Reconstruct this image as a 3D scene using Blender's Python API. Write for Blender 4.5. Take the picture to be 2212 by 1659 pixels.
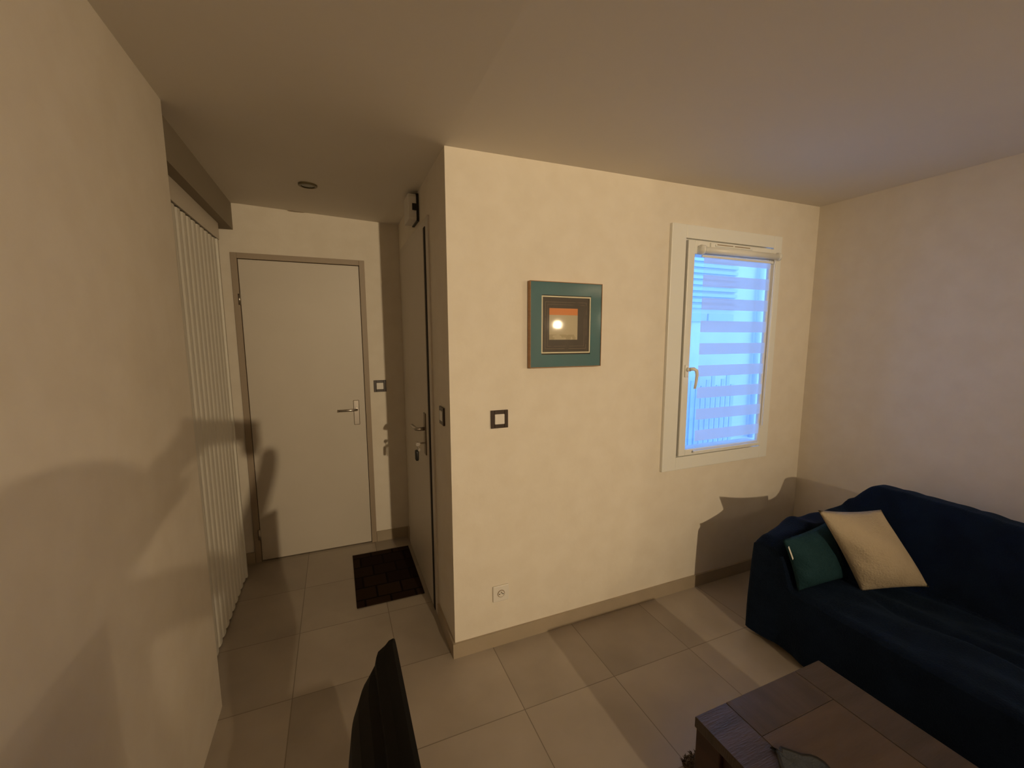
import bpy, bmesh, math, random
from mathutils import Vector, Matrix, noise
random.seed(7)
S = bpy.context.scene
C = S.collection
for o in list(bpy.data.objects): bpy.data.objects.remove(o)

# ------------------------------------------------------------------ camera
CAMH = 1.5547
F_PX, YAW, PITCH, ROLL, CX, CY = 933.86, .4100, -.1326, .0008, 25.15, 20.94
fw = Vector((math.sin(YAW)*math.cos(PITCH), math.cos(YAW)*math.cos(PITCH), math.sin(PITCH)))
r0 = Vector((math.cos(YAW), -math.sin(YAW), 0)); u0 = r0.cross(fw)
RT = math.cos(ROLL)*r0 + math.sin(ROLL)*u0
UP = -math.sin(ROLL)*r0 + math.cos(ROLL)*u0
cd = bpy.data.cameras.new('camera'); cam = bpy.data.objects.new('camera', cd); C.objects.link(cam)
cam.matrix_world = Matrix(((RT.x, UP.x, -fw.x, 0), (RT.y, UP.y, -fw.y, 0), (RT.z, UP.z, -fw.z, CAMH), (0, 0, 0, 1)))
cd.sensor_fit = 'HORIZONTAL'; cd.sensor_width = 36; cd.lens = F_PX*36/2212
cd.shift_x = -CX/2212; cd.shift_y = CY/2212
cd.clip_start = .02
S.camera = cam

# ------------------------------------------------------------------ world, colour, lamp powers
S.view_settings.view_transform = 'Standard'; S.view_settings.look = 'None'
S.view_settings.gamma = 1; S.view_settings.use_curve_mapping = False
S.view_settings.exposure = 0.0
W = bpy.data.worlds.new('dusk sky'); S.world = W; W.use_nodes = True
bg = W.node_tree.nodes['Background']; bg.inputs[0].default_value = (.20, .44, 1.0, 1); bg.inputs[1].default_value = 4.3
WARM = (1.0, .775, .485)
P_CEIL, P_FLOOR, P_FAR = 540, 54, 188
LAMP_BACK = Vector((1.03, -4.15, 2.26))
LAMP_SOFA = Vector((2.53, -1.05, 1.69))
LAMP_FAR = Vector((4.7, -3.0, 1.85))

# ------------------------------------------------------------------ helpers
def principled(name, col, rough=.6, metal=0, spec=.5):
    m = bpy.data.materials.new(name); m.use_nodes = True
    b = m.node_tree.nodes['Principled BSDF']
    b.inputs['Base Color'].default_value = (*col, 1); b.inputs['Roughness'].default_value = rough
    b.inputs['Metallic'].default_value = metal; b.inputs['Specular IOR Level'].default_value = spec
    return m
def noisy(name, c1, c2, scale, rough=.6, bump=0, bscale=None, detail=4, spec=.5, stretch=(1, 1, 1), metal=0):
    m = principled(name, c1, rough, metal, spec); t = m.node_tree; n = t.nodes; b = n['Principled BSDF']
    tc = n.new('ShaderNodeTexCoord'); mp = n.new('ShaderNodeMapping'); mp.inputs['Scale'].default_value = stretch
    t.links.new(tc.outputs['Object'], mp.inputs[0])
    nz = n.new('ShaderNodeTexNoise'); nz.inputs['Scale'].default_value = scale; nz.inputs['Detail'].default_value = detail
    t.links.new(mp.outputs[0], nz.inputs['Vector'])
    cr = n.new('ShaderNodeValToRGB'); cr.color_ramp.elements[0].color = (*c1, 1); cr.color_ramp.elements[1].color = (*c2, 1)
    cr.color_ramp.elements[0].position = .35; cr.color_ramp.elements[1].position = .65
    t.links.new(nz.outputs['Fac'], cr.inputs[0]); t.links.new(cr.outputs[0], b.inputs['Base Color'])
    if bump:
        n2 = n.new('ShaderNodeTexNoise'); n2.inputs['Scale'].default_value = bscale or scale*8; n2.inputs['Detail'].default_value = 3
        t.links.new(mp.outputs[0], n2.inputs['Vector'])
        bp = n.new('ShaderNodeBump'); bp.inputs['Strength'].default_value = bump; bp.inputs['Distance'].default_value = .01
        t.links.new(n2.outputs['Fac'], bp.inputs['Height']); t.links.new(bp.outputs[0], b.inputs['Normal'])
    return m
M = {}
M['wall'] = noisy('cream plaster', (.815, .745, .64), (.85, .785, .685), 9, .62, .12, 22, spec=.3)
M['ceiling'] = noisy('ceiling paint', (.85, .80, .73), (.87, .82, .75), 2, .8, spec=.2)
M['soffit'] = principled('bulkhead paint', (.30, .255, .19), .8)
M['white'] = principled('white lacquer', (.74, .71, .64), .45)
M['door'] = noisy('door paint', (.66, .60, .52), (.68, .62, .54), 3, .42, spec=.4)
M['frame_brown'] = principled('taupe door frame paint', (.38, .30, .22), .5)
M['pvc'] = principled('white window plastic', (.90, .90, .86), .35)
M['metal'] = principled('brushed steel', (.52, .48, .44), .3, 1)
M['metal_dark'] = principled('dull bronze', (.20, .16, .12), .35, 1)
M['black'] = principled('black plastic', (.012, .011, .010), .45)
M['tvblack'] = principled('matt black casing', (.006, .005, .004), .65, spec=.15)
M['screen'] = principled('dark screen', (.006, .006, .007), .12)
M['switch_frame'] = principled('dark brown switch frame', (.045, .028, .02), .35)
M['switch_white'] = principled('white rocker', (.82, .78, .72), .3)
M['dark'] = principled('dark gap', (.01, .007, .005), .8)
M['skirting'] = noisy('taupe tile', (.40, .33, .24), (.44, .36, .27), 6, .45)
M['teal'] = noisy('teal mat', (.026, .135, .165), (.030, .15, .18), 8, .5)
M['wood_edge'] = noisy('honey wood', (.34, .16, .05), (.42, .21, .075), 12, .4, stretch=(1, 1, 8))
M['cream_line'] = principled('cream bevel', (.74, .68, .50), .5)
M['navy'] = noisy('navy cotton', (.003, .008, .021), (.005, .012, .030), 9, .9, .5, 160, spec=.12)
M['navy'].node_tree.nodes['Principled BSDF'].inputs['Sheen Weight'].default_value = .06
M['navy'].node_tree.nodes['Principled BSDF'].inputs['Sheen Tint'].default_value = (.25, .5, 1, 1)
M['green'] = noisy('teal cushion', (.009, .036, .046), (.012, .044, .056), 14, .85, .5, 140, spec=.2)
M['cream'] = noisy('cream cushion', (.44, .365, .265), (.49, .41, .30), 9, .85, .5, 120, spec=.2)
M['label'] = principled('white label', (.8, .78, .72), .6)

def mesh_obj(name, bm, mat, parent=None, smooth=False):
    me = bpy.data.meshes.new(name); bm.normal_update(); bm.to_mesh(me); bm.free()
    me.materials.append(M[mat] if isinstance(mat, str) else mat)
    if smooth:
        for p in me.polygons: p.use_smooth = True
    o = bpy.data.objects.new(name, me); C.objects.link(o)
    if parent: o.parent = parent
    return o
def box(bm, a, b, bevel=0, seg=2):
    """axis box from corner a to corner b"""
    a, b = Vector(a), Vector(b)
    r = bmesh.ops.create_cube(bm, size=1)
    for v in r['verts']:
        v.co = Vector(((a.x+b.x)/2+v.co.x*(b.x-a.x), (a.y+b.y)/2+v.co.y*(b.y-a.y), (a.z+b.z)/2+v.co.z*(b.z-a.z)))
    if bevel:
        es = list({e for v in r['verts'] for e in v.link_edges})
        bmesh.ops.bevel(bm, geom=es, offset=bevel, segments=seg, affect='EDGES', profile=.5)
    return r['verts']
def cyl(bm, a, b, r1, r2=None, seg=24):
    a, b = Vector(a), Vector(b); d = b-a
    r = bmesh.ops.create_cone(bm, cap_ends=True, segments=seg, radius1=r1, radius2=r1 if r2 is None else r2, depth=d.length)
    q = d.to_track_quat('Z', 'Y').to_matrix().to_4x4(); q.translation = (a+b)/2
    bmesh.ops.transform(bm, matrix=q, verts=r['verts'])
    return r['verts']
def tube(bm, pts, r, seg=12):
    pts = [Vector(p) for p in pts]; rings = []
    rr = r if isinstance(r, (list, tuple)) else [r]*len(pts)
    ref = Vector((.3, .2, 1)).normalized()
    for i, p in enumerate(pts):
        d = (pts[min(i+1, len(pts)-1)]-pts[max(i-1, 0)]).normalized()
        x = d.cross(ref)
        if x.length < .05: x = d.cross(Vector((1, 0, 0)))
        x.normalize(); y = d.cross(x)
        rings.append([bm.verts.new(p+rr[i]*(math.cos(t)*x+math.sin(t)*y)) for t in [2*math.pi*k/seg for k in range(seg)]])
    for a, b in zip(rings, rings[1:]):
        for k in range(seg): bm.faces.new((a[k], a[(k+1) % seg], b[(k+1) % seg], b[k]))
    bm.faces.new(rings[0][::-1]); bm.faces.new(rings[-1])
def B(): return bmesh.new()
def boxes(name, lst, mat, parent=None, bevel=0, smooth=False):
    bm = B()
    for a, b in lst: box(bm, a, b, bevel)
    bmesh.ops.recalc_face_normals(bm, faces=bm.faces)
    return mesh_obj(name, bm, mat, parent, smooth)
def thing(name, label, cat, loc=(0, 0, 0), group=None):
    o = bpy.data.objects.new(name, None); C.objects.link(o); o.empty_display_size = .1
    o.location = loc
    tag(o, label, cat, group); return o
def tag(o, label, cat, group=None):
    o['label'] = label; o['category'] = cat
    if group: o['group'] = group
    return o
def struct(o, label=None, cat=None):
    o['kind'] = 'structure'
    if label: o['label'] = label
    if cat: o['category'] = cat
    return o
def adopt(parent):
    """children were built in world coordinates: keep them there"""
    def inv(o):
        for c in o.children: yield c
    for c in parent.children: c.location = -Vector(parent.location)

# ------------------------------------------------------------------ room shell
XL, XC, XR = -.516, .4619, 2.8817
YM, YL, YB = 1.896, 2.012, 3.321
H = 2.3616; X5, Y5 = 5.6, -5.4
HF = .15
# floor: 45 cm glazed tiles
fm = bpy.data.materials.new('greige floor tiles'); fm.use_nodes = True; t = fm.node_tree; n = t.nodes; b = n['Principled BSDF']
tc = n.new('ShaderNodeTexCoord'); sp = n.new('ShaderNodeSeparateXYZ'); t.links.new(tc.outputs['Object'], sp.inputs[0])
def mth(op, *a):
    k = n.new('ShaderNodeMath'); k.operation = op
    for i, v in enumerate(a):
        if isinstance(v, (int, float)): k.inputs[i].default_value = v
        else: t.links.new(v, k.inputs[i])
    return k.outputs[0]
def joint(s, off):
    q = mth('DIVIDE', mth('SUBTRACT', s, off), .45); fr = mth('FRACT', mth('ADD', q, 40))
    d = mth('MINIMUM', fr, mth('SUBTRACT', 1, fr)); return mth('LESS_THAN', d, .0045), mth('FLOOR', mth('ADD', q, 40))
gx, ix = joint(sp.outputs[0], .203); gy, iy = joint(sp.outputs[1], 1.487)
g = mth('MAXIMUM', gx, gy)
cb = n.new('ShaderNodeCombineXYZ'); t.links.new(ix, cb.inputs[0]); t.links.new(iy, cb.inputs[1])
wn = n.new('ShaderNodeTexWhiteNoise'); t.links.new(cb.outputs[0], wn.inputs['Vector'])
nz = n.new('ShaderNodeTexNoise'); nz.inputs['Scale'].default_value = 3.2; nz.inputs['Detail'].default_value = 5
va = n.new('ShaderNodeVectorMath'); va.operation = 'ADD'; t.links.new(tc.outputs['Object'], va.inputs[0]); t.links.new(wn.outputs['Color'], va.inputs[1])
t.links.new(va.outputs[0], nz.inputs['Vector'])
f_ = mth('ADD', mth('MULTIPLY', nz.outputs['Fac'], .75), mth('MULTIPLY', wn.outputs['Value'], .25))
cr = n.new('ShaderNodeValToRGB'); cr.color_ramp.elements[0].color = (.34, .29, .235, 1); cr.color_ramp.elements[1].color = (.50, .435, .36, 1)
cr.color_ramp.elements[0].position = .25; cr.color_ramp.elements[1].position = .75
t.links.new(f_, cr.inputs[0])
mx = n.new('ShaderNodeMix'); mx.data_type = 'RGBA'; t.links.new(g, mx.inputs[0]); t.links.new(cr.outputs[0], mx.inputs[6]); mx.inputs[7].default_value = (.24, .20, .155, 1)
t.links.new(mx.outputs[2], b.inputs['Base Color']); b.inputs['Roughness'].default_value = .33
bp = n.new('ShaderNodeBump'); bp.inputs['Strength'].default_value = .4; bp.inputs['Distance'].default_value = .002; bp.invert = True
t.links.new(g, bp.inputs['Height']); t.links.new(bp.outputs[0], b.inputs['Normal'])
M['floor'] = fm
struct(boxes('floor', [((-.92, Y5-HF, -.12), (X5+HF, YB+HF, 0))], 'floor'))
# ceiling: one slab that sags a little towards the hall corner
bm = B()
xs = [-.92, -.5, XC, 1.2, 2.0, XR, X5+HF]; zs = [.014, .014, -.020, -.009, .001, .010, .010]
ys = [Y5-HF, YB+HF]
lo = [[bm.verts.new((x, y, H+z)) for y in ys] for x, z in zip(xs, zs)]
hi = [[bm.verts.new((x, y, H+.15)) for y in ys] for x in xs]
for i in range(len(xs)-1):
    bm.faces.new((lo[i][0], lo[i][1], lo[i+1][1], lo[i+1][0])); bm.faces.new((hi[i][0], hi[i+1][0], hi[i+1][1], hi[i][1]))
struct(mesh_obj('ceiling', bm, 'ceiling', smooth=False))
HT = H+.04
# walls
struct(boxes('wall_left', [((XL-HF, Y5, 0), (XL, YL, HT))], 'wall'))
struct(boxes('wall_closet', [((-.80, YL, 0), (-.70, YB, HT))], 'wall'))
DX0, DX1, DZ = -.539, .183, 2.04
FW = .036
struct(boxes('wall_hall_end', [((-.80, YB, 0), (DX0-FW, YB+HF, HT)), ((DX1+FW, YB, 0), (XC, YB+HF, HT)), ((DX0-FW, YB, DZ+FW), (DX1+FW, YB+HF, HT))], 'wall'))
EY0, EY1, EZ = 2.315, 3.14, 2.105; EF = .075
struct(boxes('wall_hall_side', [((XC, YM+.07, 0), (XC+.17, EY0-EF, HT)), ((XC, EY1+EF, 0), (XC+.17, YB+HF, HT)), ((XC, EY0-EF, EZ+.045), (XC+.17, EY1+EF, HT))], 'wall'))
# wall with the window
WX0, WX1, WZ0, WZ1 = 1.755, 2.527, .845, 2.09
struct(boxes('wall_front', [((XC, YM, 0), (WX0, YM+.07, HT)), ((WX1, YM, 0), (XR+HF, YM+.07, HT)), ((WX0, YM, 0), (WX1, YM+.07, WZ0)), ((WX0, YM, WZ1), (WX1, YM+.07, HT))], 'wall'))
YE = -.15
struct(boxes('wall_right', [((XR, YE, 0), (XR+HF, YM, HT))], 'wall'))
struct(boxes('wall_far_right', [((X5, Y5, 0), (X5+HF, YE, HT)), ((XR+HF, YE, 0), (X5+HF, YE+HF, HT))], 'wall'))
struct(boxes('wall_back', [((XL-HF, Y5-HF, 0), (X5+HF, Y5, HT))], 'wall'))
struct(boxes('light_leak_backing', [((-.80, YB+.061, -.02), (XC, YB+HF+.1, HT)), ((XC+.121, EY0-EF, -.02), (XC+.25, EY1+EF, HT))], 'dark'))  # unseen dark backing added behind both doors to stop sky light leaking in
# bulkhead over the closet
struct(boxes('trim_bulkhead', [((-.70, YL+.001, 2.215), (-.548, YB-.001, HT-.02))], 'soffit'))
# baseboards
BBH, BT = .076, .012
struct(boxes('baseboard_front', [((XC-BT, YM-BT, 0), (XR, YM, BBH))], 'skirting'))
struct(boxes('baseboard_hall_side', [((XC-BT, YM, 0), (XC, EY0-EF-.002, BBH)), ((XC-BT, EY1+EF+.002, 0), (XC, YB, BBH))], 'skirting'))
struct(boxes('baseboard_hall_end', [((DX1+FW+.002, YB-BT, 0), (XC-BT, YB, BBH)), ((-.70, YB-BT, 0), (DX0-FW-.002, YB, BBH))], 'skirting'))
struct(boxes('baseboard_right', [((XR-BT, YE, 0), (XR, YM-BT, BBH))], 'skirting'))

# ------------------------------------------------------------------ door_1: plain door at the end of the hall
d1 = thing('door_1', 'plain cream door with brown frame at the end of the hall', 'door', (-.18, YB, 0)); struct(d1)
boxes('door_frame', [((DX0-FW, YB-.016, 0), (DX0-.001, YB+.06, DZ+FW)), ((DX1+.001, YB-.016, 0), (DX1+FW, YB+.06, DZ+FW)), ((DX0-.001, YB-.016, DZ+.001), (DX1+.001, YB+.06, DZ+FW))], 'frame_brown', d1, .002)
leaf1 = boxes('door_leaf', [((DX0+.002, YB-.004, .006), (DX1-.002, YB+.036, DZ-.002))], 'door', d1, .002)
bm = B(); box(bm, (.101, YB-.012, .915), (.141, YB-.004, 1.095), .004); hp_ = mesh_obj('handle_plate', bm, 'metal', leaf1)
bm = B(); tube(bm, [(.121, YB-.012, 1.03), (.121, YB-.045, 1.03), (.112, YB-.052, 1.03), (.0, YB-.054, 1.03)], .009); mesh_obj('handle', bm, 'metal', leaf1, True)
for z in (1.785, .2):
    bm = B(); cyl(bm, (DX0-.002, YB-.019, z-.035), (DX0-.002, YB-.019, z+.035), .008, seg=12); mesh_obj('hinge', bm, 'metal', leaf1, True)
adopt(d1)
# ------------------------------------------------------------------ door_2: entry door in the hall side wall
d2 = thing('door_2', 'white entry door in the hall side wall with keys in its lock', 'door', (XC, 2.7, 0)); struct(d2)
boxes('door_frame', [((XC-.010, EY0-EF, 0), (XC+.12, EY0-.0145, EZ+.045)), ((XC-.010, EY1+.002, 0), (XC+.12, EY1+EF, EZ+.045)), ((XC-.010, EY0-.0145, EZ+.0022), (XC+.12, EY1+.002, EZ+.045))], 'door', d2, .002)
boxes('seal', [((XC-.013, EY0-.014, 0), (XC+.05, EY0+.022, EZ+.002))], 'dark', d2)
leaf2 = boxes('door_leaf', [((XC-.016, EY0+.0225, .012), (XC+.045, EY1, EZ))], 'door', d2, .003)
boxes('threshold', [((XC+.002, EY0+.0225, 0), (XC+.10, EY1, .011))], 'metal', d2)
bm = B(); box(bm, (XC-.022, 2.395, .885), (XC-.016, 2.445, 1.125), .003); mesh_obj('handle_plate', bm, 'metal_dark', leaf2)
bm = B(); tube(bm, [(XC-.018, 2.42, 1.035), (XC-.055, 2.42, 1.035), (XC-.066, 2.43, 1.035), (XC-.068, 2.56, 1.03)], .010); mesh_obj('handle', bm, 'metal', leaf2, True)
adopt(d2)
k = thing('key_ring', 'keys with black fob hanging in the lock of the white entry door', 'keys', (XC-.02, 2.42, .955))
bm = B(); box(bm, (XC-.060, 2.414, .950), (XC-.020, 2.424, .958), .001); cyl(bm, (XC-.062, 2.41, .950), (XC-.062, 2.43, .950), .011); mesh_obj('key', bm, 'metal', k)
bm = B(); tube(bm, [(XC-.062, 2.42+.014*math.sin(a), .930+.014*math.cos(a)) for a in [i*math.pi/8 for i in range(17)]], .0012, 6); mesh_obj('ring', bm, 'metal', k, True)
bm = B(); box(bm, (XC-.078, 2.395, .858), (XC-.060, 2.432, .918), .007); mesh_obj('fob', bm, 'black', k, True)
bm = B(); box(bm, (XC-.056, 2.414, .850), (XC-.053, 2.428, .915), .001); cyl(bm, (XC-.0545, 2.413, .918), (XC-.0545, 2.429, .918), .009); mesh_obj('key', bm, 'metal', k)
adopt(k)
# ------------------------------------------------------------------ door_3: fluted closet door
d3 = thing('door_3', 'cream fluted sliding closet door along the left side of the hall', 'door', (-.6, 2.6, 0)); struct(d3)
boxes('header', [((-.66, YL+.002, 2.118), (-.594, 3.16, 2.215))], 'door', d3, .002)
boxes('door_jamb', [((-.66, 3.118, 0), (-.600, 3.16, 2.118))], 'frame_brown', d3, .002)
bm = B()
y0, y1, p = YL+.004, 3.105, .0; nf = 14; wv = (y1-y0)/nf; pts = []
for i in range(nf):
    for a, d in ((0, 0), (.08, .020), (.22, .026), (.5, .028), (.78, .026), (.92, .020)):
        pts.append((y0+(i+a)*wv, -.628+d))
pts.append((y1, -.628))
a = [bm.verts.new((x, y, .012)) for y, x in pts]; c = [bm.verts.new((x, y, 2.112)) for y, x in pts]
for i in range(len(pts)-1): bm.faces.new((a[i], a[i+1], c[i+1], c[i]))
e0 = [bm.verts.new((-.65, y0, .012)), bm.verts.new((-.65, y0, 2.112)), bm.verts.new((-.65, y1, 2.112)), bm.verts.new((-.65, y1, .012))]
bm.faces.new(e0); bm.faces.new([e0[0], a[0], c[0], e0[1]]); bm.faces.new([e0[3], e0[2], c[-1], a[-1]])
bmesh.ops.recalc_face_normals(bm, faces=bm.faces)
mesh_obj('fluted_panel', bm, M['white'], d3)
boxes('door_stile', [((-.65, y1-.012, .01), (-.592, y1+.012, 2.114))], 'white', d3, .003)
adopt(d3)

# ------------------------------------------------------------------ window_1
w = thing('window_1', 'narrow white window with one casement in the cream wall', 'window', (2.11, YM, .78)); struct(w)
y = YM
boxes('window_frame', [((1.676, y-.020, .782), (1.776, y, 2.153)), ((2.462, y-.020, .782), (2.533, y, 2.153)), ((1.776, y-.020, 2.082), (2.462, y, 2.153)), ((1.776, y-.020, .782), (2.462, y, .858)),
                       ((WX0+.002, y, WZ0+.002), (1.776, y+.09, WZ1-.002)), ((2.466, y, WZ0+.002), (WX1-.002, y+.02, WZ1-.002)), ((1.776, y, 2.076), (2.466, y+.06, WZ1-.002)), ((1.776, y, WZ0+.002), (2.466, y+.06, .862))], 'pvc', w, .003)
boxes('rebate', [((1.777, y+.02, .863), (1.784, y+.06, 2.075))], 'frame_brown', w)
sash_ = boxes('sash', [((1.785, y-.030, .865), (1.832, y+.05, 2.073)), ((2.420, y-.030, .865), (2.458, y-.012, 2.073)), ((1.832, y-.030, 2.0), (2.420, y+.05, 2.073)), ((1.832, y-.030, .865), (2.420, y+.05, .902))], 'pvc', w, .004)
gm = bpy.data.materials.new('window glass'); gm.use_nodes = True; t = gm.node_tree; t.nodes.clear()
o_ = t.nodes.new('ShaderNodeOutputMaterial'); mxs = t.nodes.new('ShaderNodeMixShader'); tr = t.nodes.new('ShaderNodeBsdfTransparent'); gl = t.nodes.new('ShaderNodeBsdfGlossy')
gl.inputs['Roughness'].default_value = .02; mxs.inputs[0].default_value = .06; tr.inputs[0].default_value = (.93, .97, 1, 1)
t.links.new(tr.outputs[0], mxs.inputs[1]); t.links.new(gl.outputs[0], mxs.inputs[2]); t.links.new(mxs.outputs[0], o_.inputs[0])
boxes('pane', [((1.832, y-.016, .902), (2.420, y-.012, 2.0))], gm, sash_)
# casement handle
bm = B(); box(bm, (1.797, y-.038, 1.325), (1.823, y-.030, 1.395), .003); cyl(bm, (1.81, y-.038, 1.37), (1.81, y-.060, 1.37), .011)
tube(bm, [(1.81, y-.058, 1.372), (1.825, y-.072, 1.374), (1.84, y-.076, 1.365), (1.846, y-.076, 1.34), (1.844, y-.074, 1.30), (1.838, y-.072, 1.262)], [.010, .010, .010, .009, .008, .007])
mesh_obj('handle', bm, 'pvc', sash_, True)
vent_ = boxes('vent', [((1.935, y-.040, 2.040), (1.965, y-.030, 2.066)), ((1.975, y-.036, 2.050), (2.265, y-.030, 2.062))], 'pvc', w, .002)
boxes('vent_slot', [((1.985, y-.0375, 2.057), (2.105, y-.036, 2.062)), ((2.120, y-.0375, 2.057), (2.24, y-.036, 2.062))], 'frame_brown', vent_)
adopt(w)
# day and night roller blind hung on the sash
bl = thing('roller_blind', 'striped day and night roller blind hanging over the window pane', 'blind', (2.13, y-.05, 2.02))
bm = B(); cyl(bm, (1.862, y-.055, 2.020), (2.452, y-.055, 2.024), .018); mesh_obj('roller_tube', bm, 'pvc', bl, True)
bm = B(); cyl(bm, (1.846, y-.055, 2.020), (1.864, y-.055, 2.020), .026); mesh_obj('end_cap', bm, 'pvc', bl, True)
bm = B(); cyl(bm, (2.450, y-.055, 2.024), (2.464, y-.055, 2.024), .024); mesh_obj('end_cap', bm, 'pvc', bl, True)
boxes('guide_rail', [((1.87, y-.046, 1.984), (2.445, y-.036, 1.996))], 'pvc', bl, .002)
def cloth_mat(name, transp, col, rough=.9):
    m = bpy.data.materials.new(name); m.use_nodes = True; t = m.node_tree; t.nodes.clear()
    o = t.nodes.new('ShaderNodeOutputMaterial'); mx = t.nodes.new('ShaderNodeMixShader'); tr = t.nodes.new('ShaderNodeBsdfTransparent')
    m2 = t.nodes.new('ShaderNodeMixShader'); tl = t.nodes.new('ShaderNodeBsdfTranslucent'); df = t.nodes.new('ShaderNodeBsdfDiffuse')
    tl.inputs[0].default_value = (*col, 1); df.inputs[0].default_value = (*col, 1)
    m2.inputs[0].default_value = .6; mx.inputs[0].default_value = transp
    t.links.new(df.outputs[0], m2.inputs[1]); t.links.new(tl.outputs[0], m2.inputs[2])
    t.links.new(m2.outputs[0], mx.inputs[1]); t.links.new(tr.outputs[0], mx.inputs[2]); t.links.new(mx.outputs[0], o.inputs[0]); return m
M['opaque'] = cloth_mat('woven blind band', .13, (.86, .82, .80)); M['sheer'] = cloth_mat('sheer blind band', .80, (.8, .85, .9))
bm1, bm2 = B(), B()
def sheet(bm, z0, z1, yy=y-.044):
    n_ = 1; x0_, x1_ = 1.872+.012, 2.412
    v = [bm.verts.new(c_) for c_ in ((x0_, yy, z0), (x1_, yy, z0), (x1_, yy, z1), (x0_, yy, z1))]; bm.faces.new(v)
    v = [bm.verts.new(c_) for c_ in ((x0_, yy+.001, z0), (x0_, yy+.001, z1), (x1_, yy+.001, z1), (x1_, yy+.001, z0))]
zt = 1.953; sheet(bm1, zt, 1.986)
for i in range(9):
    a_ = zt-.1253*i; sheet(bm2, a_-.062, a_)
    if i < 8: sheet(bm1, a_-.1253, a_-.062)
mesh_obj('opaque_band', bm1, 'opaque', bl); mesh_obj('sheer_band', bm2, 'sheer', bl)
boxes('bottom_bar', [((1.880, y-.050, .882), (2.416, y-.038, .894))], 'pvc', bl, .003)
bm = B(); tube(bm, [(2.436, y-.052, 2.01), (2.436, y-.050, 1.0)], .003, 8); tube(bm, [(2.448, y-.052, 2.01), (2.437, y-.050, 1.0)], .0025, 8); mesh_obj('bead_chain', bm, 'pvc', bl)
adopt(bl)
# what stands outside: a pale neighbouring house with a shutter and a rain pipe
M['render'] = noisy('pale house render', (.72, .74, .76), (.78, .80, .82), 2, .8)
M['shutterc'] = principled('grey shutter', (.56, .62, .74), .6)
h = thing('neighbouring_house', 'pale neighbouring house seen through the blind of the narrow window', 'house', (4.6, 5.6, -.3))
boxes('facade', [((1.2, 5.6, -.3), (9.5, 5.9, 3.6))], 'render', h)
boxes('shutter', [((5.2, 5.55, 2.02+.095*i), (6.45, 5.6, 2.07+.095*i)) for i in range(15)], 'shutterc', h)
boxes('window', [((5.2, 5.57, 1.80), (5.78, 5.6, 1.93)), ((5.84, 5.57, 1.80), (6.42, 5.6, 1.93))], 'shutterc', h)
bm = B(); cyl(bm, (6.98, 5.52, -.3), (6.98, 5.52, 3.6), .045); mesh_obj('rain_pipe', bm, 'shutterc', h, True)
boxes('fence_panel', [((4.5+.11*i, 5.2, -.3), (4.57+.11*i, 5.22, .85+.10*math.sin(i*2.1))) for i in range(15)], 'shutterc', h)
adopt(h)
gr = boxes('ground', [((-3, YB+.3, -.4), (12, 12, -.3)), ((XC+.2, YM+.18, -.4), (12, YB+.3, -.3))], 'render'); struct(gr)

# ------------------------------------------------------------------ framed picture (leans a hair to the lamp)
pc = thing('framed_picture', 'small square picture with teal mat and honey wood frame left of the window', 'picture', (1.04, YM, 1.607))
def lb(a, b, bev=0):
    bm = B(); box(bm, a, b, bev); return bm
hw, hh = .197, .203
def ringframe(x0, x1, z0, z1, t_, ya, yb, bev=.001):
    bm = B()
    for a, b in (((x0, ya, z0), (x0+t_, yb, z1)), ((x1-t_, ya, z0), (x1, yb, z1)), ((x0+t_, ya, z1-t_), (x1-t_, yb, z1)), ((x0+t_, ya, z0), (x1-t_, yb, z0+t_))): box(bm, a, b, 0)
    return bm
mesh_obj('frame', ringframe(-hw, hw, -hh, hh, .0025, -.034, -.004), 'wood_edge', pc)
mesh_obj('backboard', lb((-hw+.003, -.020, -hh+.003), (hw-.003, -.006, hh-.003)), 'dark', pc)
mesh_obj('mat_board', ringframe(-hw+.0025, hw-.0025, -hh+.0025, hh-.0025, .0595, -.029, -.021), 'teal', pc)
mesh_obj('mat_edge', ringframe(-.137, .133, -.135, .137, .006, -.0300, -.022), 'cream_line', pc)
# art: dark field with thin outlines and an orange square; its cream part is painted reflection
am = bpy.data.materials.new('abstract print'); am.use_nodes = True; t = am.node_tree; n = t.nodes; b = n['Principled BSDF']
tc = n.new('ShaderNodeTexCoord'); sp = n.new('ShaderNodeSeparateXYZ'); t.links.new(tc.outputs['Object'], sp.inputs[0])
X_, Z_ = sp.outputs[0], sp.outputs[2]
def inside(x0, x1, z0, z1):
    return mth('MULTIPLY', mth('MULTIPLY', mth('GREATER_THAN', X_, x0), mth('LESS_THAN', X_, x1)), mth('MULTIPLY', mth('GREATER_THAN', Z_, z0), mth('LESS_THAN', Z_, z1)))
def mixc(fac, c1, c2):
    m = n.new('ShaderNodeMix'); m.data_type = 'RGBA'; t.links.new(fac, m.inputs[0])
    for i, c in ((6, c1), (7, c2)):
        if isinstance(c, tuple): m.inputs[i].default_value = (*c, 1)
        else: t.links.new(c, m.inputs[i])
    return m.outputs[2]
nz = n.new('ShaderNodeTexNoise'); nz.inputs['Scale'].default_value = 30; t.links.new(tc.outputs['Object'], nz.inputs['Vector'])
ring = mth('SUBTRACT', inside(-.116, .112, -.114, .110), inside(-.114, .110, -.112, .108))
ring = mth('ADD', ring, mth('SUBTRACT', inside(-.104, .100, -.102, .098), inside(-.1025, .0985, -.1005, .0965)))
ring = mth('MULTIPLY', ring, mth('GREATER_THAN', nz.outputs['Fac'], .42))
base = mixc(ring, (.030, .018, .010), (.17, .12, .07))
sq = mixc(mth('GREATER_THAN', Z_, .048), (.52, .45, .30), (.72, .24, .05))  # cream below the orange: reflection of the lit wall, put into the print's colour
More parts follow.
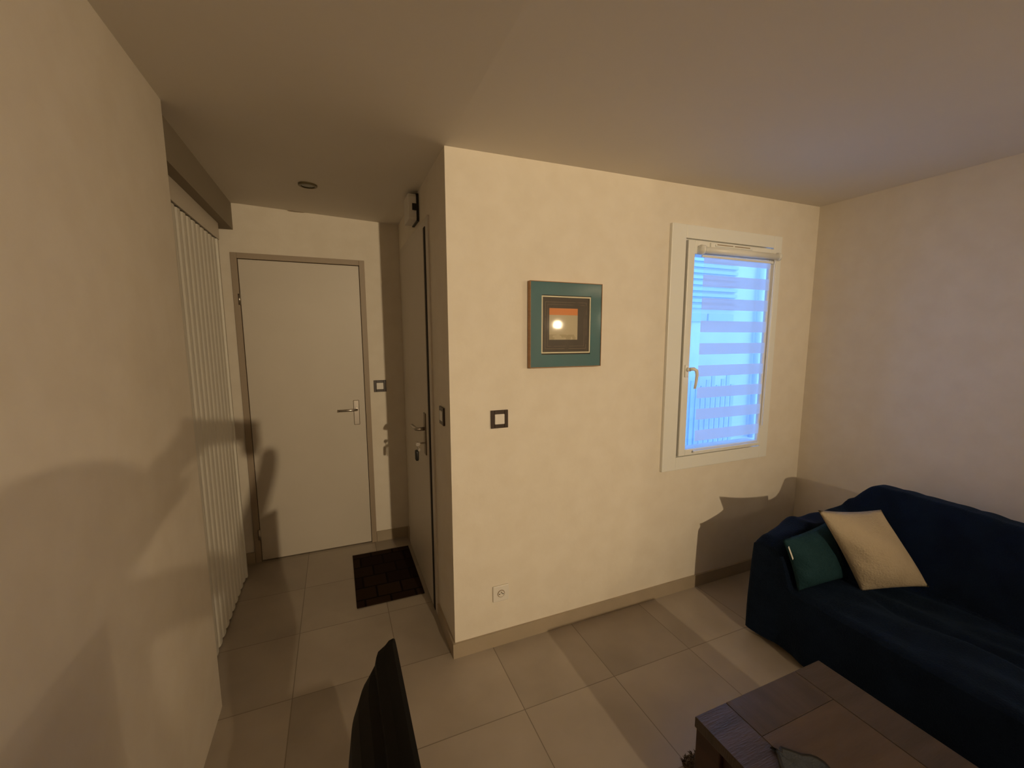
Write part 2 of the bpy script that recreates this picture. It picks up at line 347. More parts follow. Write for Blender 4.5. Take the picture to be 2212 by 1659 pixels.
sq = mixc(mth('MULTIPLY', mth('LESS_THAN', Z_, -.045), mth('GREATER_THAN', nz.outputs['Fac'], .5)), sq, (.40, .33, .20))
sqm = inside(-.094, .062, -.070, .080)
t.links.new(mixc(sqm, base, sq), b.inputs['Base Color']); b.inputs['Roughness'].default_value = .5
mesh_obj('print', lb((-.131, -.0255, -.129), (.127, -.0235, .131)), am, pc)
pg = bpy.data.materials.new('picture glass'); pg.use_nodes = True; t = pg.node_tree; t.nodes.clear()
o_ = t.nodes.new('ShaderNodeOutputMaterial'); mxs = t.nodes.new('ShaderNodeMixShader'); tr = t.nodes.new('ShaderNodeBsdfTransparent'); gl = t.nodes.new('ShaderNodeBsdfGlossy')
fr_ = t.nodes.new('ShaderNodeFresnel'); fr_.inputs[0].default_value = 1.38; gl.inputs['Roughness'].default_value = .06
t.links.new(fr_.outputs[0], mxs.inputs[0]); t.links.new(tr.outputs[0], mxs.inputs[1]); t.links.new(gl.outputs[0], mxs.inputs[2]); t.links.new(mxs.outputs[0], o_.inputs[0])
mesh_obj('glass', lb((-hw+.003, -.0322, -hh+.003), (hw-.003, -.0312, hh-.003)), pg, pc)

# ------------------------------------------------------------------ switches and socket
def wallplate(name, label, cat, loc, rz, dark=True, socket=False, hs=.043):
    o = thing(name, label, cat, loc); o.rotation_euler.z = rz      # local -y looks into the room
    bm = B()
    if socket: box(bm, (-hs, -.009, -hs), (hs, -.001, hs), .004)
    else:
        i_ = .025
        for a, b in (((-hs, -.009, -hs), (-i_, -.001, hs)), ((i_, -.009, -hs), (hs, -.001, hs)), ((-i_, -.009, i_), (i_, -.001, hs)), ((-i_, -.009, -hs), (i_, -.001, -i_))): box(bm, a, b, .0015)
    if not socket: o['group'] = 'dark framed light switches'
    mesh_obj('plate', bm, 'switch_frame' if dark else 'switch_white', o)
    bm = B()
    if socket:
        # round recessed well with two holes and an earth pin
        seg = 32; R1, R2 = .022, .020
        c1 = [bm.verts.new((R1*1.12*math.cos(a), -.0095, R1*1.12*math.sin(a))) for a in [2*math.pi*k/seg for k in range(seg)]]
        c2 = [bm.verts.new((R2*math.cos(a), -.0100, R2*math.sin(a))) for a in [2*math.pi*k/seg for k in range(seg)]]
        for k_ in range(seg): bm.faces.new((c1[k_], c1[(k_+1) % seg], c2[(k_+1) % seg], c2[k_]))
        mesh_obj('rim', bm, 'switch_white', o)
        bm = B(); cyl(bm, (0, -.0098, 0), (0, -.0088, 0), .0195); mesh_obj('well', bm, 'frame_brown', o)
        bm = B(); cyl(bm, (0, -.0128, 0), (0, -.0088, 0), .0155); mesh_obj('core', bm, 'switch_white', o)
        bm = B()
        for x in (-.0095, .0095): cyl(bm, (x, -.0132, -.001), (x, -.0125, -.001), .0028)
        mesh_obj('pin_hole', bm, 'dark', o)
        bm = B(); cyl(bm, (0, -.024, .010), (0, -.012, .010), .0024); mesh_obj('earth_pin', bm, 'metal', o)
    else:
        box(bm, (-.0245, -.012, -.0245), (.0245, -.002, .0245), .003); mesh_obj('rocker', bm, 'switch_white', o)
    return o
wallplate('light_switch', 'dark framed light switch on the cream wall below the picture', 'switch', (.697, YM, 1.165), 0)
wallplate('light_switch', 'dark framed light switch beside the door at the end of the hall', 'switch', (.290, YB, 1.190), 0)
wallplate('light_switch', 'dark framed light switch on the hall side wall beside the entry door', 'switch', (XC, 2.040, 1.173), -math.pi/2)
wallplate('power_socket', 'white wall socket low on the cream wall near its corner', 'socket', (.698, YM, .280), 0, False, True, .042)

# ------------------------------------------------------------------ chime box above the entry door
cb_ = thing('door_chime', 'white and black chime box high on the hall side wall', 'door chime', (XC, 2.58, 2.25))
def chamf(bm, x0, x1, y0_, y1_, z0, z1, c):
    poly = [(y0_, z0+c), (y0_+c*.3, z0), (y1_-c*.3, z0), (y1_, z0+c), (y1_, z1-c), (y1_-c*.3, z1), (y0_+c*.3, z1), (y0_, z1-c)]
    a = [bm.verts.new((x0, p[0], p[1])) for p in poly]; b2 = [bm.verts.new((x1, p[0], p[1])) for p in poly]
    bm.faces.new(a); bm.faces.new(b2[::-1])
    for i in range(8): bm.faces.new((a[i], b2[i], b2[(i+1) % 8], a[(i+1) % 8]))
    bmesh.ops.recalc_face_normals(bm, faces=bm.faces)
bm = B(); chamf(bm, XC-.014, XC-.001, 2.500, 2.66, 2.180, 2.325, .012); mesh_obj('back_plate', bm, 'black', cb_)
bm = B(); chamf(bm, XC-.056, XC-.014, 2.504, 2.656, 2.185, 2.320, .014); mesh_obj('cover', bm, 'switch_white', cb_)
boxes('sounder', [((XC-.036, 2.498, 2.235), (XC-.014, 2.506, 2.270))], 'black', cb_, .001)
adopt(cb_)
# downlight, off
dl = thing('ceiling_downlight', 'small round recessed downlight, off, in the hall ceiling', 'ceiling light', (-.088, 2.714, H))
bm = B(); seg = 32
zc = H-.004
def circ(r_, z_): return [bm.verts.new((-.088+r_*math.cos(a), 2.714+r_*math.sin(a), z_)) for a in [2*math.pi*k/seg for k in range(seg)]]
rg = [circ(.048, H+.006), circ(.047, zc-.004), circ(.034, zc-.006), circ(.033, H+.004)]
for a, b2 in zip(rg, rg[1:]):
    for k_ in range(seg): bm.faces.new((a[k_], a[(k_+1) % seg], b2[(k_+1) % seg], b2[k_]))
M['ring'] = principled('aged brass ring', (.16, .13, .07), .4, .6)
mesh_obj('ring', bm, 'ring', dl, True)
bm = B(); cyl(bm, (-.088, 2.714, zc-.003), (-.088, 2.714, zc+.001), .033); mesh_obj('lens', bm, principled('dull lens', (.05, .045, .02), .2), dl)
adopt(dl)

# ------------------------------------------------------------------ door mat: dark patchwork
mm = bpy.data.materials.new('dark patchwork mat'); mm.use_nodes = True; t = mm.node_tree; n = t.nodes; b = n['Principled BSDF']
tc = n.new('ShaderNodeTexCoord'); br = n.new('ShaderNodeTexBrick'); br.inputs['Scale'].default_value = 1
br.inputs['Color1'].default_value = (.018, .008, .006, 1); br.inputs['Color2'].default_value = (.040, .022, .009, 1); br.inputs['Mortar'].default_value = (.008, .003, .003, 1)
br.inputs['Brick Width'].default_value = .145; br.inputs['Row Height'].default_value = .13; br.inputs['Mortar Size'].default_value = .006
br.inputs['Bias'].default_value = -.1; br.offset = .5
t.links.new(tc.outputs['Object'], br.inputs['Vector']); t.links.new(br.outputs['Color'], b.inputs['Base Color']); b.inputs['Roughness'].default_value = .95
b.inputs['Specular IOR Level'].default_value = .1
nz = n.new('ShaderNodeTexNoise'); nz.inputs['Scale'].default_value = 260; bp = n.new('ShaderNodeBump'); bp.inputs['Strength'].default_value = .6; bp.inputs['Distance'].default_value = .004
t.links.new(nz.outputs['Fac'], bp.inputs['Height']); t.links.new(bp.outputs[0], b.inputs['Normal'])
bm = B(); box(bm, (-.193, -.325, .0005), (.193, .325, .008), .003)
dm = mesh_obj('door_mat', bm, mm); dm.location = (.232, 2.811, 0); tag(dm, 'dark brown patchwork doormat on the hall floor by the entry door', 'doormat')

# ------------------------------------------------------------------ sofa under a navy cover
def sstep(a, b, x): 
    x = max(0, min(1, (x-a)/(b-a))); return x*x*(3-2*x)
def nzv(x, y, z=0): return noise.noise(Vector((x, y, z)))
SX0, SX1, SY0, SY1 = 1.93, 2.845, -.75, 1.46
def sofa_h(x, y):
    seat = .36 + .012*nzv(x*5, y*4, 1) + .02*math.sin(max(0, min(1, (x-SX0)/.55))*math.pi)
    # crease between the seat cushions, running slightly across
    cx_ = 2.17 - .10*(y-.95); seat -= .022*math.exp(-((x-cx_)/.018)**2)*sstep(1.1, .9, y)
    seat += .010*math.exp(-((x-cx_-.05)/.03)**2)
    seat += (.007*math.sin((x*1.0+y*.42)*34+2.5*nzv(x*2, y*1.5, 8))+.010*nzv(x*9, y*1.6, 4))*sstep(1.2, 1.0, y)*sstep(SX0+.01, SX0+.10, x)
    back_top = .765 + .012*nzv(x*4, y*3, 5) 
    bx = sstep(2.46, 2.60, x)
    by = sstep(1.475, 1.27, y)
    bk = .36 + (back_top-.36)*bx*1.0
    bk -= .11*sstep(2.66, 2.86, x)
    arm_top = .555 + .05*sstep(1.95, 2.2, x)+.02*nzv(x*7, y*9, 3) + .022*math.exp(-((x-2.14)/.05)**2) 
    am_ = .36 + (arm_top-.36)*sstep(1.235, 1.33, y) - .02*sstep(1.40, 1.46, y)**2
    am_ -= .018*sstep(1.97, 1.93, x)
    hh_ = max(seat, am_)
    backh = .58 + (bk-.58)*by if bk > .58 else bk
    hh_ = max(hh_, backh)
    # soft cloth ridges hanging over arm and back
    hh_ += .010*abs(nzv(x*3+4, y*10, 2))*(1 if hh_ > .45 else .5)
    if x > 2.46: hh_ += .02*math.exp(-((y-1.405)/.02)**2)*sstep(2.5, 2.56, x)*sstep(2.75, 2.66, x)
    return hh_
NX, NY = 104, 236
bmS = B(); gv = []
for i in range(NX+1):
    row = []
    for j in range(NY+1):
        x = SX0+(SX1-SX0)*i/NX; y_ = SY0+(SY1-SY0)*j/NY
        z = sofa_h(x, y_)
        e = min(x-SX0, SX1-x, y_-SY0, SY1-y_)
        z -= .022*max(0, 1-e/.030)**2.2
        row.append(((x, y_, z)))
    gv.append(row)
parts = {'seat': B(), 'backrest': B(), 'armrest': B()}
cache = {k_: {} for k_ in parts}
def gvt(pn, i, j):
    if (i, j) not in cache[pn]: cache[pn][(i, j)] = parts[pn].verts.new(gv[i][j])
    return cache[pn][(i, j)]
for i in range(NX):
    for j in range(NY):
        x, y_, z = gv[i][j]
        pn = 'armrest' if y_ > 1.24 and x < 2.50 else ('backrest' if x > 2.47 else 'seat')
        parts[pn].faces.new((gvt(pn, i, j), gvt(pn, i+1, j), gvt(pn, i+1, j+1), gvt(pn, i, j+1)))
sf = thing('sofa', 'low sofa under a crumpled navy blue cover along the right wall', 'sofa', (2.4, .4, 0))
for pn, bmp in parts.items():
    mesh_obj(pn, bmp, 'navy', sf, True)
# skirt of the cover: falls from the rim to just above the floor, with folds
bm = B(); rim = [(i, 0) for i in range(NX, 0, -1)]+[(0, j) for j in range(NY)]+[(i, NY) for i in range(NX)]+[(NX, j) for j in range(NY, 0, -1)]
cols = []
for q_, (i, j) in enumerate(rim):
    x, y_, z = gv[i][j]; col = []
    nx = -1 if i == 0 else (1 if i == NX else 0); ny = 1 if j == NY else (-1 if j == 0 else 0)
    L_ = math.hypot(nx, ny) or 1
    for s in range(9):
        f = s/8; zz = z+(.035-z)*f
        am_ = .012*math.sin(q_*.21+2*nzv(q_*.03, 0))*f + .010*nzv(q_*.11, f*2, 7)*f + .004*math.sin(f*math.pi)
        if nx > 0: am_ = 0
        col.append(bm.verts.new((x+nx/L_*am_, y_+ny/L_*am_, zz)))
    cols.append(col)
for a, b2 in zip(cols, cols[1:]+cols[:1]):
    for s in range(8): bm.faces.new((a[s], b2[s], b2[s+1], a[s+1]))
mesh_obj('skirt', bm, 'navy', sf, True)
M['legwood'] = principled('dark wood', (.05, .02, .01), .5)
for x in (2.02, 2.76):
    for y_ in (-.62, 1.34):
        bm = B(); cyl(bm, (x, y_, 0), (x, y_, .06), .025); mesh_obj('leg', bm, 'legwood', sf)
adopt(sf)

def pillow(name, label, BL, BR, TL, TR, th, mat, sag=0, seed=0):
    """soft cushion spanned between four corners"""
    BL, BR, TL, TR = map(Vector, (BL, BR, TL, TR)); o = thing(name, label, 'cushion', (BL+BR)/2)
    nrm = ((BR-BL).cross(TL-BL)).normalized()
    bm = B(); N = 26; sides = []
    for sgn in (1, -1):
        g_ = []
        for i in range(N+1):
            r_ = []
            for j in range(N+1):
                u, v = i/N, j/N
                # pull the edges in between the corners
                uu = u + (.5-u)*.055*math.sin(math.pi*v)*2*abs(u-.5)*2*.5; vv = v + (.5-v)*.055*math.sin(math.pi*u)*2*abs(v-.5)*2*.5
                p_ = (BL*(1-uu)+BR*uu)*(1-vv)+(TL*(1-uu)+TR*uu)*vv
                b_ = (max(0, math.sin(math.pi*u)*math.sin(math.pi*v)))**.55
                wr = .010*nzv(u*4+seed, v*4, sgn)*b_+.009*math.sin(16*(v+.5*u)+seed)*max(0, 1-abs(u-.13)*6)*b_
                p_ = p_ + nrm*sgn*((th if sgn > 0 else th*.55)*b_*(1+sag*(.5-v))+wr)
                r_.append(bm.verts.new(p_))
            g_.append(r_)
        sides.append(g_)
        for i in range(N):
            for j in range(N):
                f = (g_[i][j], g_[i+1][j], g_[i+1][j+1], g_[i][j+1]); bm.faces.new(f if sgn > 0 else f[::-1])
    bmesh.ops.remove_doubles(bm, verts=bm.verts, dist=.0008)
    mesh_obj('cover', bm, mat, o, True)
    # piped seam
    edge = [BL.lerp(BR, k_/10) for k_ in range(10)]+[BR.lerp(TR, k_/10) for k_ in range(10)]+[TR.lerp(TL, k_/10) for k_ in range(10)]+[TL.lerp(BL, k_/10) for k_ in range(11)]
    return o, nrm
o, nr = pillow('cushion', 'small dark teal cushion with white label leaning on the sofa arm', (1.945, 1.225, .360), (2.215, 1.165, .400), (1.915, 1.300, .590), (2.225, 1.280, .640), .060, 'green', .2, 3)
bm = B(); a_ = Vector((1.918, 1.270, .572)); 
dv = Vector((.012, -.018, -.055)); du = Vector((-.016, -.008, .0)); tt = Vector((.0, -.002, 0))
vs = [bm.verts.new(p_) for p_ in (a_, a_+du, a_+du+dv, a_+dv, a_+tt, a_+du+tt, a_+du+dv+tt, a_+dv+tt)]
for f in ((0, 1, 2, 3), (7, 6, 5, 4), (0, 4, 5, 1), (1, 5, 6, 2), (2, 6, 7, 3), (3, 7, 4, 0)): bm.faces.new([vs[q_] for q_ in f])
mesh_obj('label_tab', bm, 'label', o.children[0]); adopt(o)
o, nr = pillow('cushion', 'large cream cushion leaning in the corner of the navy sofa', (2.178, 1.085, .382), (2.475, .965, .400), (2.035, 1.225, .748), (2.415, 1.160, .712), .092, 'cream', .4, 9)
adopt(o)

# ------------------------------------------------------------------ coffee table
wt = noisy('oiled brown wood', (.042, .028, .021), (.068, .046, .036), 3.2, .30, .15, 30, stretch=(1, 9, 1)); M['tabletop'] = wt
M['tabletop2'] = noisy('oiled brown wood across', (.046, .031, .024), (.072, .049, .038), 3.2, .30, .15, 30, stretch=(9, 1, 1))
M['tablecore'] = noisy('lighter wood inlay', (.068, .043, .027), (.090, .058, .038), 3.5, .32, .1, 30, stretch=(1, 6, 1))
M['tableside'] = noisy('red brown wood', (.035, .011, .007), (.05, .017, .010), 4, .45, stretch=(1, 1, 8))
tb = thing('coffee_table', 'square dark wooden coffee table in front of the sofa', 'table', (1.267, .595, 0))
x0, x1, ya, yb, zt = .970, 1.564, .296, .890, .380
for bx0 in (x0, x1-.13): boxes('border_board', [((bx0, ya, zt-.035), (bx0+.13, yb, zt))], 'tabletop', tb, .002)
for by0 in (ya, yb-.13): boxes('cross_board', [((x0+.131, by0, zt-.035), (x1-.131, by0+.13, zt))], 'tabletop2', tb, .002)
boxes('inlay_panel', [((x0+.131, ya+.131, zt-.035), (x1-.131, yb-.131, zt-.0005))], 'tablecore', tb, .0015)
for lx in (x0+.004, x1-.094):
    for ly in (ya+.004, yb-.094): boxes('leg', [((lx, ly, .013 if lx > 1.1 else 0), (lx+.09, ly+.09, zt-.036))], 'tableside', tb, .003)
for a_, b_ in (((x0+.02, ya+.094, .05), (x0+.035, yb-.094, zt-.036)), ((x1-.035, ya+.094, .05), (x1-.02, yb-.094, zt-.036)), ((x0+.094, ya+.02, .05), (x1-.094, ya+.035, zt-.036)), ((x0+.094, yb-.035, .05), (x1-.094, yb-.02, zt-.036))):
    boxes('side_panel', [(a_, b_)], 'tableside', tb, .002)
adopt(tb)
# little dark cloth on the table with a curled dark rim
M['slate'] = noisy('slate blue cloth', (.045, .050, .058), (.055, .062, .070), 40, .85, .4, 200)
nap = thing('table_napkin', 'slate blue napkin with dark ragged rim lying on the coffee table', 'napkin', (1.12, .62, zt))
outl = [(1.086, .724), (1.094, .712), (1.101, .705), (1.111, .714), (1.130, .694), (1.150, .674), (1.168, .660), (1.181, .649), (1.186, .630), (1.175, .600), (1.150, .560), (1.110, .540), (1.060, .560), (1.035, .600), (1.045, .650), (1.066, .680), (1.084, .700), (1.090, .712)]
bm = B(); ctr = Vector((1.115, .625, 0)); rings = []
for k_, (f, z_) in enumerate(((0, .006), (.35, .005), (.7, .004), (.88, .007), (.96, .010), (1.0, .002))):
    rings.append([bm.verts.new((ctr.x+(px-ctr.x)*f+.0001*k_, ctr.y+(py-ctr.y)*f, zt+z_+(.002*math.sin(q_*2.3) if 0 < f < 1 else 0)*(1 if f > .5 else .3))) for q_, (px, py) in enumerate(outl)])
for a, b2 in zip(rings[:4], rings[1:4]):
    for q_ in range(len(outl)): bm.faces.new((a[q_], a[(q_+1) % len(outl)], b2[(q_+1) % len(outl)], b2[q_]))
rim_src = [[v.co.copy() for v in r_] for r_ in rings[3:]]
for r_ in rings[4:]:
    for v in r_: bm.verts.remove(v)
bmesh.ops.remove_doubles(bm, verts=bm.verts, dist=.0003)
clo_ = mesh_obj('cloth', bm, 'slate', nap, True)
bm = B(); rr = [[bm.verts.new(c_) for c_ in r_] for r_ in rim_src]
for a, b2 in zip(rr, rr[1:]):
    for q_ in range(len(outl)): bm.faces.new((a[q_], a[(q_+1) % len(outl)], b2[(q_+1) % len(outl)], b2[q_]))
mesh_obj('rim', bm, 'black', clo_, True)
adopt(nap)
# shaggy rug under the table
M['rug'] = noisy('brown shag', (.060, .045, .036), (.13, .10, .08), 60, .95, spec=.1)
rg_ = thing('shaggy_rug', 'brown shaggy rug lying under the coffee table', 'rug', (1.4, .55, 0))
RX0, RX1, RY0, RY1 = 1.085, 1.72, .05, 1.040
bm = B(); box(bm, (RX0, RY0, .0005), (RX1, RY1, .012), .003); mesh_obj('backing', bm, 'rug', rg_)
bm = B()
for q_ in range(5200):
    if q_ < 2600: x, y_ = random.uniform(RX0, RX0+.16), random.uniform(RY1-.16, RY1)
    else: x, y_ = random.uniform(RX0, RX1), random.uniform(RY0, RY1)
    a = random.uniform(0, 6.28); l = random.uniform(.012, .026); w_ = .0022
    d = Vector((math.cos(a), math.sin(a), 0)); s_ = Vector((-d.y, d.x, 0))*w_; p_ = Vector((x, y_, .010))
    q1, q2, q3 = p_, p_+d*l*.5+Vector((0, 0, l*.7)), p_+d*l+Vector((0, 0, l*.55))
    v = [bm.verts.new(c_) for c_ in (q1-s_, q1+s_, q2+s_, q2-s_, q3)]
    bm.faces.new((v[0], v[1], v[2], v[3])); bm.faces.new((v[3], v[2], v[4]))
pl = mesh_obj('pile', bm, 'rug', rg_); pl['kind'] = 'stuff'
adopt(rg_)

# ------------------------------------------------------------------ television seen from behind its far edge
tv = thing('television', 'black television seen edge-on from above at the bottom of the view', 'television', (.02, .38, .5))
def slab(profile, y0_, y1_, n_=14, rnd=.03):
    """profile of (x,z) pairs swept along y, narrowed and lowered near the far end"""
    bm = B(); rings = []
    for k_ in range(n_+1):
        f = k_/n_; yy = y0_+(y1_-y0_)*f
        e = min(f, 1-f)*abs(y1_-y0_)
        sh_ = 1-(1-min(1, e/rnd))**2 if rnd else 1
        sh_ = math.sqrt(max(0, sh_)) if rnd else 1
        rings.append([bm.verts.new((.072+(x-.072)*(.45+.55*sh_) if rnd else x, yy, z)) for x, z in profile])
    for a, b2 in zip(rings, rings[1:]):
        m_ = len(profile)
        for q_ in range(m_): bm.faces.new((a[q_], a[(q_+1) % m_], b2[(q_+1) % m_], b2[q_]))
    bm.faces.new(rings[0]); bm.faces.new(rings[-1][::-1]); bmesh.ops.recalc_face_normals(bm, faces=bm.faces); return bm
cas_ = mesh_obj('casing', slab([(.073, .585), (.073, 1.010), (.066, 1.012), (.050, 1.010), (.036, 1.003), (.033, .990), (.033, .585)], .0, .752, 60, .045), 'tvblack', tv)
mesh_obj('rear_bulge', slab([(.034, .60), (.034, .994), (.020, .988), (.004, .968), (-.008, .935), (-.015, .88), (-.018, .80), (-.018, .66), (.0, .61)], .03, .738, 60, .09), 'tvblack', tv)
boxes('screen', [((.0732, .012, .60), (.0745, .738, .998))], 'screen', cas_)
bm = B(); cyl(bm, (.03, .37, .512), (.03, .37, .60), .03); box(bm, (-.06, .20, .5), (.13, .54, .512), .004); mesh_obj('stand', bm, 'tvblack', tv)
adopt(tv)
tvc = thing('tv_cabinet', 'low white cabinet under the television', 'cabinet', (.0, .4, 0))
boxes('body', [((-.12, -.02, .03), (.16, .62, .5))], 'white', tvc, .003); boxes('plinth', [((-.10, .0, 0), (.14, .60, .03))], 'dark', tvc)
adopt(tvc)

# ------------------------------------------------------------------ lamps of the room
def emis(name, col, st):
    m = bpy.data.materials.new(name); m.use_nodes = True; b = m.node_tree.nodes['Principled BSDF']
    b.inputs['Base Color'].default_value = (.9, .85, .75, 1); b.inputs['Emission Color'].default_value = (*col, 1); b.inputs['Emission Strength'].default_value = st; return m
M['bulb'] = emis('lit bulb', (1, .78, .48), 60)
def point(name, loc, watts, r, parent, aim=None, cone=51):
    l = bpy.data.lights.new(name, 'SPOT' if aim else 'POINT'); l.energy = watts; l.color = WARM; l.shadow_soft_size = r
    if aim: l.spot_size = math.radians(cone); l.spot_blend = 1.0
    o = bpy.data.objects.new(name, l); C.objects.link(o); o.location = Vector(loc)-Vector(parent.location); o.parent = parent
    if aim: o.rotation_euler = (Vector(aim)-Vector(loc)).to_track_quat('-Z', 'Y').to_euler()
    return o
# ceiling spotlight at the other end of the room, turned to the picture wall
cl = thing('ceiling_spotlight', 'ceiling spotlight at the far end of the room behind the camera', 'spotlight', LAMP_BACK)
AIM = Vector((1.05, YM, 1.62)); ad = (AIM-LAMP_BACK).normalized()
bm = B(); cyl(bm, (0, 0, .085), (0, 0, H+.03-LAMP_BACK.z), .05); cyl(bm, (0, 0, .04), (0, 0, .09), .008); mesh_obj('rose', bm, 'white', cl, True)
bm = B(); cyl(bm, -ad*.07, -ad*.02, .022, .040); mesh_obj('lamp_shade', bm, 'white', cl, True)
bm = B(); cyl(bm, -ad*.0195, -ad*.015, .034); mesh_obj('bulb', bm, 'bulb', cl, True)
point('lamp_light', LAMP_BACK, P_CEIL, .035, cl, AIM)
# floor lamp by the sofa
fl = thing('floor_lamp', 'slim floor lamp with a bare round bulb beside the near end of the sofa', 'floor lamp', (LAMP_SOFA.x, LAMP_SOFA.y, 0))
bm = B(); cyl(bm, (0, 0, 0), (0, 0, .02), .13); mesh_obj('base', bm, 'black', fl)
bm = B(); cyl(bm, (0, 0, .02), (0, 0, LAMP_SOFA.z-.05), .008); mesh_obj('pole', bm, 'metal', fl)
bm = B(); cyl(bm, (0, 0, LAMP_SOFA.z-.07), (0, 0, LAMP_SOFA.z-.03), .016); bs_ = mesh_obj('bulb_socket', bm, 'black', fl)
bm = B(); bmesh.ops.create_uvsphere(bm, u_segments=20, v_segments=12, radius=.034); 
for v in bm.verts: v.co.z += LAMP_SOFA.z
mesh_obj('bulb', bm, 'bulb', bs_, True)
point('lamp_light', LAMP_SOFA, P_FLOOR, .036, fl)
# hanging lamp in the side bay
hl = thing('hanging_lamp', 'hanging lamp with a bare globe bulb in the side bay of the room', 'hanging lamp', LAMP_FAR)
bm = B(); cyl(bm, (0, 0, .03), (0, 0, H+.01-LAMP_FAR.z), .004); mesh_obj('cord', bm, 'black', hl)
bm = B(); bmesh.ops.create_uvsphere(bm, u_segments=20, v_segments=12, radius=.05); mesh_obj('bulb', bm, 'bulb', hl, True)
point('lamp_light', LAMP_FAR, P_FAR, .06, hl)

# the picture hangs so that its glass mirrors the floor lamp
pc.rotation_euler = (0, 0, 0)

# ------------------------------------------------------------------ the photographer, standing right behind the camera
def skin(name, joints, edges, parent, mat, sub=2):
    me = bpy.data.meshes.new(name); me.from_pydata([j[:3] for j in joints], edges, []); me.materials.append(mat)
    o = bpy.data.objects.new(name, me); C.objects.link(o); o.parent = parent
    sk = o.modifiers.new('skin', 'SKIN'); sk.use_smooth_shade = True
    for v, j in zip(me.skin_vertices[0].data, joints):
        v.radius = (j[3], j[3] if len(j) < 5 else j[4])
    me.skin_vertices[0].data[0].use_root = True
    s_ = o.modifiers.new('sub', 'SUBSURF'); s_.levels = sub; s_.render_levels = sub
    return o
M['skinc'] = principled('skin', (.50, .30, .20), .55); M['shirt'] = noisy('dark knit', (.05, .05, .06), (.07, .07, .08), 30, .9); M['trouser'] = principled('dark trousers', (.03, .035, .05), .9); M['hair'] = principled('brown hair', (.05, .03, .02), .7)
pe = thing('person', 'person in dark knit and trousers standing and holding up a phone', 'person', (-.14, -.40, 0))
R_ = Vector((RT.x, RT.y, 0)).normalized(); F_ = Vector((fw.x, fw.y, 0)).normalized(); o0 = Vector((-.125, -.36, 0))
def P_(r_, f_, z_, *rad):
    v = o0+R_*r_+F_*f_-Vector(pe.location); return (v.x, v.y, z_, *rad)
joints = [P_(0, -.02, .92, .125, .15), P_(0, -.02, 1.08, .115, .14), P_(0, -.01, 1.24, .12, .16), P_(0, 0, 1.275, .085, .12), P_(.02, .01, 1.345, .048),
          P_(-.17, 0, 1.275, .055), P_(-.25, .10, 1.10, .045), P_(-.085, .29, 1.37, .030), P_(-.03, .325, 1.44, .024),
          P_(.17, 0, 1.275, .055), P_(.30, .06, 1.13, .045), P_(.285, .27, 1.41, .032), P_(.262, .325, 1.48, .026),
          P_(-.09, -.02, .84, .085), P_(-.10, .01, .48, .058), P_(-.10, -.02, .10, .042), P_(-.11, .10, .035, .035),
          P_(.09, -.02, .84, .085), P_(.10, .01, .48, .058), P_(.10, -.02, .10, .042), P_(.11, .10, .035, .035), P_(.038, .02, 1.39, .045)]
edges = [(0, 1), (1, 2), (2, 3), (3, 4), (3, 5), (5, 6), (6, 7), (7, 8), (3, 9), (9, 10), (10, 11), (11, 12), (0, 13), (13, 14), (14, 15), (15, 16), (0, 17), (17, 18), (18, 19), (19, 20), (4, 21)]
skin('body', joints, edges, pe, M['shirt'])
# head with nose, ears, eyes
bm = B(); bmesh.ops.create_uvsphere(bm, u_segments=28, v_segments=20, radius=1)
hc = o0+F_*.035+R_*.04+Vector((0, 0, 1.445))-Vector(pe.location)
for v in bm.verts:
    c_ = v.co.copy(); w_ = 1-.22*max(0, -c_.z)**1.5
    rr_, ff, zz = c_.x*.074*w_, c_.y*.092*w_, c_.z*.112
    if c_.y > .8 and -.35 < c_.z < .15: ff += .018*max(0, 1-abs(c_.x)*5)*(.15-c_.z)
    if abs(c_.y-.9) < .12 and .05 < c_.z < .3 and .2 < abs(c_.x) < .45: ff -= .006
    if abs(c_.x) > .93 and -.3 < c_.z < .25: rr_ += math.copysign(.014, c_.x); ff -= .005
    v.co = hc+R_*rr_+F_*ff+Vector((0, 0, zz))
mesh_obj('head', bm, 'skinc', pe, True)
bm = B(); bmesh.ops.create_uvsphere(bm, u_segments=28, v_segments=20, radius=1)
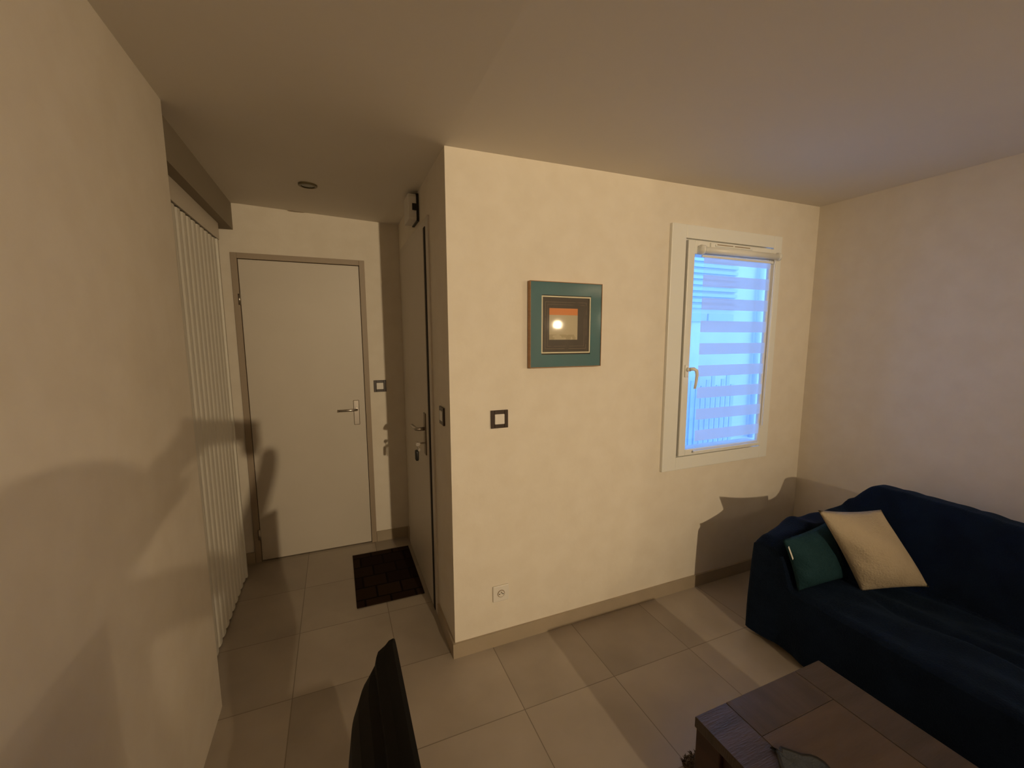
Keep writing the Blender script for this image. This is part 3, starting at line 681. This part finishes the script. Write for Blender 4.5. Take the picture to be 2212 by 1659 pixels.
bmesh.ops.delete(bm, geom=[v for v in bm.verts if v.co.z < .25 and v.co.y > -.15 or v.co.z < -.45], context='VERTS')
for v in bm.verts: c_ = v.co.copy(); v.co = hc+R_*c_.x*.082+F_*(c_.y*.100-.004)+Vector((0, 0, c_.z*.122))
mesh_obj('hair', bm, 'hair', pe, True)
for s in (-1, 1):
    bm = B(); bmesh.ops.create_uvsphere(bm, u_segments=12, v_segments=8, radius=.011)
    for v in bm.verts: v.co += hc+R_*s*.030+F_*.078+Vector((0, 0, .012))
    mesh_obj('eye', bm, 'white', pe, True)
bm = B(); box(bm, (-.022, -.004, -.003), (.022, .004, .003), .002)
for v in bm.verts: c_ = v.co.copy(); v.co = hc+R_*c_.x+F_*(.086+c_.y)+Vector((0, 0, c_.z-.055))
mesh_obj('mouth', bm, principled('lips', (.35, .12, .10), .5), pe, True)
# hands: palm and five fingers each, closed on the phone ends
def hand(cr, cu, side):
    def Q(r_, f_, u_): v = Vector((0, 0, CAMH))+RT*(cr+side*r_)+fw*f_+UP*(cu+u_)-Vector(pe.location); return v
    bm = B(); tube(bm, [Q(.050, -.075, -.075), Q(.040, -.060, -.045), Q(.030, -.045, -.010), Q(.026, -.040, .018)], [.022, .030, .030, .018])
    for i, (u_, l) in enumerate(((.030, .055), (.012, .060), (-.006, .055), (-.024, .045))):
        tube(bm, [Q(.034, -.040, u_-.004), Q(.030, -.014, u_), Q(.012, -.007, u_+.002), Q(.034-l, -.0075, u_+.002)], [.010, .0095, .0085, .0065], 10)
    tube(bm, [Q(.040, -.060, -.020), Q(.022, -.050, .002), Q(.004, -.036, .010), Q(-.014, -.030, .012)], [.014, .012, .010, .007], 10)
    mesh_obj('hand', bm, 'skinc', pe, True)
hand(.010, -.060, -1); hand(.190, -.025, 1)
ph = thing('phone', 'black phone held up in both hands of the person', 'phone', (0, 0, CAMH))
bm = B(); box(bm, (-.030, -.062, -.0085), (.175, .018, -.0005), .004)
for v in bm.verts: c_ = v.co.copy(); v.co = RT*c_.x+UP*c_.y+fw*(c_.z-.016)
mesh_obj('body', bm, 'black', ph)
